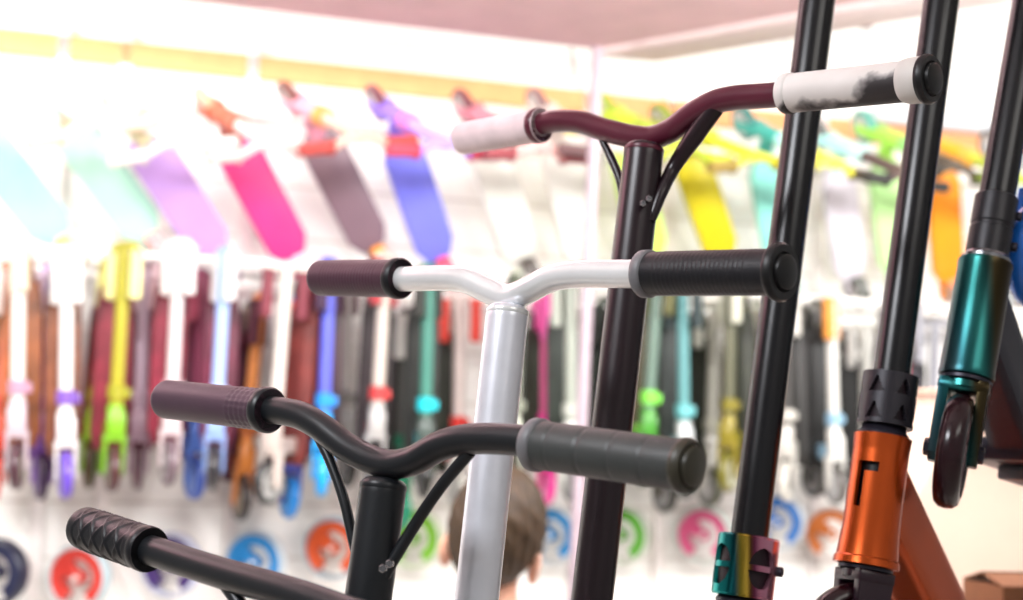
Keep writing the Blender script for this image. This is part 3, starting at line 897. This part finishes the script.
# ------------------------------------------------------------------ loose wheels on pegs, bottom row of the wall
def proto_wheel():
    r = empty('loose_wheel')  # one loose wheel with its peg
    X, Y, Z = V((1, 0, 0)), V((0, 1, 0)), V((0, 0, 1))
    O = V((0, 0, 0))
    bm = B(); wheel_tyre(bm, O, Y, .088, .046, .076, 40, Z); o = obj('tyre', bm, M_none, r); o['_k'] = 'tyre'
    bm = B()
    n = 48
    def sector(r0, r1, hw, t0, t1):                    # one solid arc of the core
        k = int(abs(t1-t0)/6)
        rings = []
        for i in range(k+1):
            th = math.radians(t0 + (t1-t0)*i/k)
            d = X*math.cos(th) + Z*math.sin(th)
            rings.append([d*r0 - Y*hw, d*r1 - Y*hw, d*r1 + Y*hw, d*r0 + Y*hw])
        skin_rings(bm, rings)
    sector(.047, .0775, .018, -58, 238)
    sector(.006, .018, .014, 0, 359)
    for th, wd in ((2.6, .019),):
        d = X*math.cos(th) + Z*math.sin(th); e = Y.cross(d)
        prism(bm, [d*.014 + e*wd*.8 - Y*.013, d*.052 + e*wd*1.3 - Y*.013, d*.052 - e*wd*1.3 - Y*.013, d*.014 - e*wd*.8 - Y*.013], Y*.026, .002)
    o = obj('core', bm, M_none, r, 30); o['_k'] = 'core'
    bm = B(); lathe(bm, V((0, -.03, 0)), Y, [(0, .0), (0, .007), (.003, .007), (.003, .005), (.115, .005)], 14); o = obj('peg', bm, M_none, r); o['_k'] = 'peg'
    return r
pw = proto_wheel()
bpy.context.view_layer.update()
wl = [ # px, py, yaw, core, tyre, label
 (-2, 572, 30, '#23284e', '#1d2038', 'navy wheel on a wall peg, at the very end of the bottom row'),
 (80, 577, 24, '#e8463c', '#c9dce2', 'red wheel with pale tyre on a wall peg below the diamond-ridged grip'),
 (172, 565, 26, '#4a2f78', '#bcc0d4', 'dark violet wheel on a wall peg, between the red one and the blue one'),
 (256, 562, 24, '#1f8fd8', '#b8c4cc', 'bright blue wheel with grey tyre on a wall peg'),
 (334, 548, 26, '#e85a22', '#8fa4b0', 'orange red wheel with slate tyre on a wall peg'),
 (414, 538, 26, '#86cf2a', '#c9d6b8', 'lime green wheel on a wall peg, right of the matte black stem'),
 (552, 535, 34, '#1b86c4', '#ccd4d8', 'sea blue wheel on a wall peg by the tall pole'),
 (622, 535, 34, '#58b41c', '#cdd8c4', 'leaf green wheel on a wall peg'),
 (704, 535, 32, '#ea5a90', '#b8c4bc', 'pink wheel on a wall peg, left of the rainbow clamp'),
 (778, 522, 34, '#2a7ad0', '#cfd8e2', 'blue wheel with pale tyre on a wall peg, right of the rainbow clamp'),
 (832, 534, 30, '#e07a2c', '#c4b8b4', 'orange wheel on a wall peg, left of the orange scooter'),
]
for (px, py, yaw, co, ty, lab) in wl:
    p = wp(px, py, .09)
    M = Matrix.Translation(p) @ BASE @ Matrix.Rotation(math.radians(-yaw - 8), 4, 'Z')
    dup(pw, dict(core=C('#' + ''.join('%02x' % int(int(co[i:i+2], 16)*.88) for i in (1, 3, 5))), tyre=C(ty, .4), peg=M_rail), M, lab, 'loose wheels along the bottom of the wall', 'wheel')
remove_tree(pw)

# ------------------------------------------------------------------ canopy with its pole, cable
cc = at(598, 50, 3.75)
zc = cc.z
cr = empty('canopy', (cc.x, cc.y, zc))
M_can = mat('leak-tinted pink fabric', '#efcbd1', .8, var=.06, nscale=8)  # the pink is light leak put into the fabric colour
M_can2 = mat('leak-tinted pale valance', '#efe0e0', .8, var=.03)  # a fainter share of the leak's pink in this colour
e1 = -WD; e2 = V((.72, -.69, 0)).normalized()
bm = B()
q0 = V((cc.x, cc.y, zc))
prism(bm, [q0, q0 + e1*2.6, q0 + e1*2.6 + e2*2.2, q0 + e2*2.6], V((0, 0, .05)), .006)
obj('canopy_roof', bm, M_can, cr, 30, base=cr.location)
bm = B()
q1 = at(600, 56, 3.9)
prism(bm, [q1 + e1*.02, q1 + WD*.16, q1 + WD*.16 + e2*2.2, q1 + e2*2.2], V((0, 0, .03)), .004)
obj('valance', bm, M_can2, cr, 30, base=cr.location)
pt = q0 + V((.0, -.015, .05)); pb = at(572, 640, 3.70)
pdir = (pb - pt); pb = pt + pdir*(pt.z/(-pdir.z))
pt = pt - pdir*0.06
M_pole = mat('pale lilac steel pole', '#ab9ca5', .4)
bm = B(); tube(bm, [pt, pb], .0155, 18); obj('pole', bm, M_pole, cr, base=cr.location)
bm = B(); lathe(bm, V((pb.x, pb.y, 0)), V((0, 0, 1)), [(0, .07), (.008, .07), (.012, .02), (.05, .018)], 20); obj('pole_base', bm, M_pole, cr, base=cr.location)
bm = B(); k0 = at(571, 48, 3.7); k1 = at(574, 78, 3.7); tube(bm, [k0, (k0+k1)/2 + V((.002, 0, 0)), k1], .003, 8); obj('tie_cord', bm, M_dark, cr, base=cr.location)
tag(cr, 'leak-tinted pink canopy overhead on a tall pale pole', 'canopy')
# ceiling lamp tubes and hanging bits at the top of the picture
bm = B(); a0 = at(866, -90, 4.2); a1 = at(866, 28, 4.2); a0.x = a1.x; a0.y = a1.y; a0.z = 3.5
hg = empty('ceiling_hanger', a1)
tube(bm, [a0, a1], .016, 14); obj('hanger_rod', bm, mat('dusky plum steel', '#7a5a66', .5), hg, base=hg.location)
bm = B(); lathe(bm, a1, V((0, 0, 1)), [(0, .012), (.004, .02), (.02, .02), (.024, .016)], 14); obj('end_cap', bm, mat('grey plum steel', '#8a7480', .5), hg, base=hg.location)
tag(hg, 'short plum hanger rod dropping from the ceiling right of a black stem', 'hanger')
a0 = wp(870, 116, .06); a1 = wp(1060, 126, .06)
a1.z = a0.z
bm = B(); box(bm, (a0+a1)/2, (a1-a0)*.5, WN*.05, V((0, 0, .02)), .004)
sh = obj('wall_shelf', bm, mat('cool grey shelf', '#c3c6cc', .5), None, 30, base=(a0+a1)/2); sh.location = (a0+a1)/2
tag(sh, 'cool grey shelf board high on the wall at the end of the peach trim', 'shelf')

# ------------------------------------------------------------------ peach counter side, brown carton
ct = empty('display_counter', (at(1000, 600, 2.5).x, 2.5, 0))
pix = [(912, 505), (938, 452), (962, 396), (1150, 392)]
pts = [at(x, y, 2.45) for x, y in pix]
pts = pts + [V((pts[-1].x, 2.45, 0)), V((pts[0].x, 2.45, 0))]
bm = B(); prism(bm, pts, V((0, .35, 0)), .004)
obj('counter_body', bm, mat('cream peach laminate', '#f0d4c0', .6, var=.02), ct, 30, base=ct.location)
tp = [pts[2] + V((-.01, -.02, .002)), pts[3] + V((.02, -.02, .002)), pts[3] + V((.02, .37, .002)), pts[2] + V((-.01, .37, .002))]
bm = B(); prism(bm, tp, V((0, 0, .012)), .003)
obj('counter_top', bm, mat('pale counter top', '#e6c4ad', .5), ct, 30, base=ct.location)
tag(ct, 'cream peach display counter with sloping end behind the orange scooter', 'counter')
bx = at(1012, 590, 2.1)
pd = empty('podium', (bx.x + .03, bx.y + .02, 0))
ztop = at(1012, 622, 2.1).z
bm = B(); box(bm, V((bx.x+.03, bx.y+.02, ztop/2)), V((.12, 0, 0)), V((0, .10, 0)), V((0, 0, ztop/2)), .006)
obj('podium_body', bm, mat('cream podium', '#efe2d6', .6), pd, base=pd.location)
bm = B(); box(bm, V((bx.x+.03, bx.y+.02, .03)), V((.124, 0, 0)), V((0, .104, 0)), V((0, 0, .03)), .003)
obj('plinth', bm, M_dark, pd, base=pd.location)
tag(pd, 'cream podium under the brown carton', 'podium')
cb = empty('carton', (bx.x+.02, bx.y, ztop))
M_card = mat('brown cardboard', '#7d4f30', .8, var=.1)
bm = B()
hb = .052
box(bm, V((bx.x+.02, bx.y, ztop+.001+hb/2)), V((.065, .012, 0)), V((-.012, .05, 0)), V((0, 0, hb/2)), .002)
obj('carton_body', bm, M_card, cb, base=cb.location)
bm = B()
z1 = ztop + hb + .001
c0 = V((bx.x+.02, bx.y, z1))
ex, ey = V((.065, .012, 0)), V((-.012, .05, 0))
prism(bm, [c0 - ex - ey, c0 - ey*1 + ex, c0 + ex - ey*.05 + V((0, 0, .012)), c0 - ex - ey*.05 + V((0, 0, .012))], V((0, 0, .002)))
prism(bm, [c0 - ex + ey, c0 + ey + ex, c0 + ex + ey*.05 + V((0, 0, .014)), c0 - ex + ey*.05 + V((0, 0, .014))], V((0, 0, .002)))
obj('flap', bm, mat('pale cardboard flaps', '#8f6040', .8), cb, 0, base=cb.location)
tag(cb, 'small brown cardboard carton in the corner before the peach counter', 'carton')

# ------------------------------------------------------------------ the person seen from behind
M_skin = mat('skin', '#e0ab92', .5, var=.05)
M_hair = mat('brown hair', '#35240f', .6, var=.4, nscale=90, bump=.9, bscale=160)
M_shirt = mat('white cotton shirt', '#f3f0ee', .8, var=.02, bump=.2, bscale=60)
M_jean = mat('blue denim trousers', '#4a5a78', .8, var=.1)
hc = at(496, 532, 2.65)                               # middle of the head
ps = empty('person', (hc.x, hc.y, 0))
def skinned(name, verts, edges, rads, m, parent, sub=2, rootv=0):
    me = bpy.data.meshes.new(name)
    me.from_pydata([V(v) for v in verts], edges, [])
    me.materials.append(m)
    o = bpy.data.objects.new(name, me)
    COL.objects.link(o); o.parent = parent
    sk = o.modifiers.new('skin', 'SKIN'); sk.use_smooth_shade = True
    for i, r in enumerate(rads):
        d = me.skin_vertices[0].data[i]
        d.radius = r if isinstance(r, tuple) else (r, r)
        d.use_root = i == rootv
    sd = o.modifiers.new('sub', 'SUBSURF'); sd.levels = sub; sd.render_levels = sub
    return o
hz = hc.z
# heights measured down from the head's middle; the person faces the wall (+y)
zs = hz/1.32
vt, ed, rd = [], [], []
def addv(p, r, link=None):
    vt.append(p); rd.append(r)
    if link is not None: ed.append((link, len(vt)-1))
    return len(vt)-1
pel = addv((0, 0, .70*zs), (.105, .085))
wa = addv((0, 0, .84*zs), (.098, .075), pel)
ch = addv((0, .0, 1.00*zs), (.115, .085), wa)
ub = addv((0, -.005, 1.10*zs), (.085, .065), ch)
nk = addv((0, .0, hz-.125), (.043, .045), ub)
nk2 = addv((0, .01, hz-.075), (.046, .05), nk)
h1 = addv((0, .012, hz-.03), (.064, .075), nk2)
h2 = addv((0, .008, hz+.03), (.068, .082), h1)
h3 = addv((0, .005, hz+.075), (.05, .06), h2)
ch1 = addv((0, .06, hz-.075), (.03, .028), h1)       # chin
ns = addv((0, .092, hz-.008), (.011, .012), h1)      # nose
addv((0, .105, hz-.022), (.009, .009), ns)
for s in (-1, 1):
    sh_ = addv((s*.135, -.005, 1.075*zs), (.048, .048), ub)
    el = addv((s*.185, -.02, .87*zs), (.034, .034), sh_)
    wr = addv((s*.19, .03, .685*zs), (.022, .026), el)
    pm = addv((s*.188, .045, .63*zs), (.016, .032), wr)
    for k in range(4):
        f0 = addv((s*.188, .018 + .018*k + .0, .595*zs), .0085, pm)
        f1 = addv((s*.183, .022 + .018*k, (.565 - .004*(k in (1, 2)))*zs), .0078, f0)
        addv((s*.174, .024 + .018*k, (.542 - .007*(k in (1, 2)))*zs), .0068, f1)
    t0 = addv((s*.178, .078, .625*zs), .0095, pm)
    addv((s*.170, .092, .595*zs), .008, t0)
    hp = addv((s*.075, 0, .66*zs), (.075, .078), pel)
    kn = addv((s*.085, .01, .38*zs), (.052, .054), hp)
    an = addv((s*.09, -.01, .075*zs), (.034, .036), kn)
    ft = addv((s*.095, .03, .035), (.036, .028), an)
    addv((s*.10, .12, .03), (.034, .022), ft)
body = skinned('body', vt, ed, rd, M_skin, ps)
# ears
for s in (-1, 1):
    bm = B()
    bmesh.ops.create_uvsphere(bm, u_segments=16, v_segments=10, radius=1)
    for v in bm.verts:
        x, y, z = v.co
        rim = 1 - .45*math.exp(-((y+.2)**2 + z**2)*3)*(x*s > 0)
        v.co = V((s*.078 + x*.010*rim + s*.010*max(0, -y), .0 + y*.020, hz - .046 + z*.031))
    bmesh.ops.rotate(bm, cent=V((0, 0, hz)), matrix=Matrix.Rotation(math.radians(9), 3, 'Y'), verts=bm.verts)
    o = obj('ear', bm, M_skin, ps)
# hair: cap over crown and back, ending at the nape and above the ears
bm = B()
bmesh.ops.create_uvsphere(bm, u_segments=120, v_segments=60, radius=1)
for v in bm.verts:
    x, y, z = v.co
    az = math.atan2(x, -y + .2)
    wob = 1 + .03*math.sin(9*x + 4*z) * math.sin(11*y + 3) + .022*math.sin(26*az + 5*z) + .015*math.sin(17*z + 9*az)
    zz = hz + .008 + z*.112
    sx = .085 - .012*max(0, -z)**2
    if y < 0:                                        # back of the head, down to the nape
        v.co = V((x*sx*wob, .005 + y*.102*wob, zz - .012*(z < -.2)*(-y)))
    else:
        v.co = V((x*sx*wob, .005 + y*.092*wob, zz))
cut = [f for f in bm.faces if (f.calc_center_median().y > .03 and f.calc_center_median().z < hz + .045) or f.calc_center_median().z < hz - .092
       or (f.calc_center_median().y > -.022 and f.calc_center_median().z < hz - .025)]
bmesh.ops.delete(bm, geom=cut, context='FACES')
bmesh.ops.rotate(bm, cent=V((0, 0, hz)), matrix=Matrix.Rotation(math.radians(9), 3, 'Y'), verts=bm.verts)
ho = obj('hair', bm, M_hair, ps, 180)
so = ho.modifiers.new('thick', 'SOLIDIFY'); so.thickness = .012; so.offset = -1
# shirt and trousers follow the body
sv = [(0, 0, .66*zs), (0, 0, .84*zs), (0, 0, 1.0*zs), (0, -.005, 1.10*zs), (0, -.002, hz-.108)]
sr = [(.115, .095), (.108, .088), (.124, .094), (.094, .076), (.056, .058)]
se = [(0, 1), (1, 2), (2, 3), (3, 4)]
for s in (-1, 1):
    i = len(sv)
    sv += [(s*.138, -.005, 1.075*zs), (s*.17, -.013, .95*zs)]
    sr += [(.058, .058), (.05, .052)]
    se += [(3, i), (i, i+1)]
skinned('shirt', sv, se, sr, M_shirt, ps)
tv = [(0, 0, .70*zs)]; tr = [(.112, .092)]; te = []
for s in (-1, 1):
    i = len(tv)
    tv += [(s*.076, 0, .655*zs), (s*.086, .01, .38*zs), (s*.09, -.008, .09*zs)]
    tr += [(.083, .086), (.062, .064), (.05, .052)]
    te += [(0, i), (i, i+1), (i+1, i+2)]
skinned('trousers', tv, te, tr, M_jean, ps)
for s in (-1, 1):
    skinned('shoe', [(s*.093, -.045, .035), (s*.095, .04, .034), (s*.10, .14, .028)], [(0, 1), (1, 2)], [(.038, .032), (.042, .034), (.036, .024)], mat('dark trainers', '#33343a', .6), ps)
ps.rotation_euler = (0, 0, math.radians(-10))
tag(ps, 'person with short brown hair and white shirt seen from behind, facing the wall of scooters', 'person')

# ------------------------------------------------------------------ light
w = bpy.data.worlds.new('shop light')
S.world = w
w.use_nodes = True
bg = w.node_tree.nodes['Background']
bg.inputs['Color'].default_value = (1.0, .97, .96, 1)
bg.inputs['Strength'].default_value = .22
def area(name, loc, target, sx, sy, power, col=(1, 1, 1)):
    l = bpy.data.lights.new(name, 'AREA')
    l.shape = 'RECTANGLE'; l.size = sx; l.size_y = sy; l.energy = power; l.color = col
    o = bpy.data.objects.new(name, l); COL.objects.link(o)
    o.location = loc
    o.rotation_euler = (V(target) - V(loc)).to_track_quat('-Z', 'Y').to_euler()
    return o
# unseen wash lights added to brighten the display wall evenly
for k, (u, pw_) in enumerate(((-.9, 27), (.35, 25), (1.6, 27), (2.9, 30), (4.2, 32))):
    q = W0 + WD*u + WN*2.3; q.z = 2.42
    t = W0 + WD*u + WN*.0; t.z = 1.3
    area('wall_wash', q, t, .9, .25, pw_, (1, .985, .96))
area('corner_wash', (-2.2, 2.6, 3.2), (-1.5, 3.85, 2.75), .8, .4, 40, (1, .98, .95))  # added light, no lamp there; washes the upper left white like flare
area('key_lamp', (-1.3, .1, 2.9), (.2, 1.3, 1.6), .9, .4, 27, (.93, .95, 1))
area('pink_fill', (-1.5, 1.9, 2.42), (.1, 1.3, 1.9), .5, .3, 3.5, (1, .45, .55))  # added unseen light standing in for the pink light-leak tint
area('front_fill', (1.6, -.8, 3.2), (.3, 1.4, 1.5), 1.6, .6, 10, (1, .97, .92))  # unseen fill light added for brightness, no known lamp

S.view_settings.view_transform = 'Standard'
S.view_settings.look = 'None'
S.view_settings.exposure = .5
S.view_settings.gamma = 1
S.view_settings.use_curve_mapping = False
S.cycles.use_denoising = True
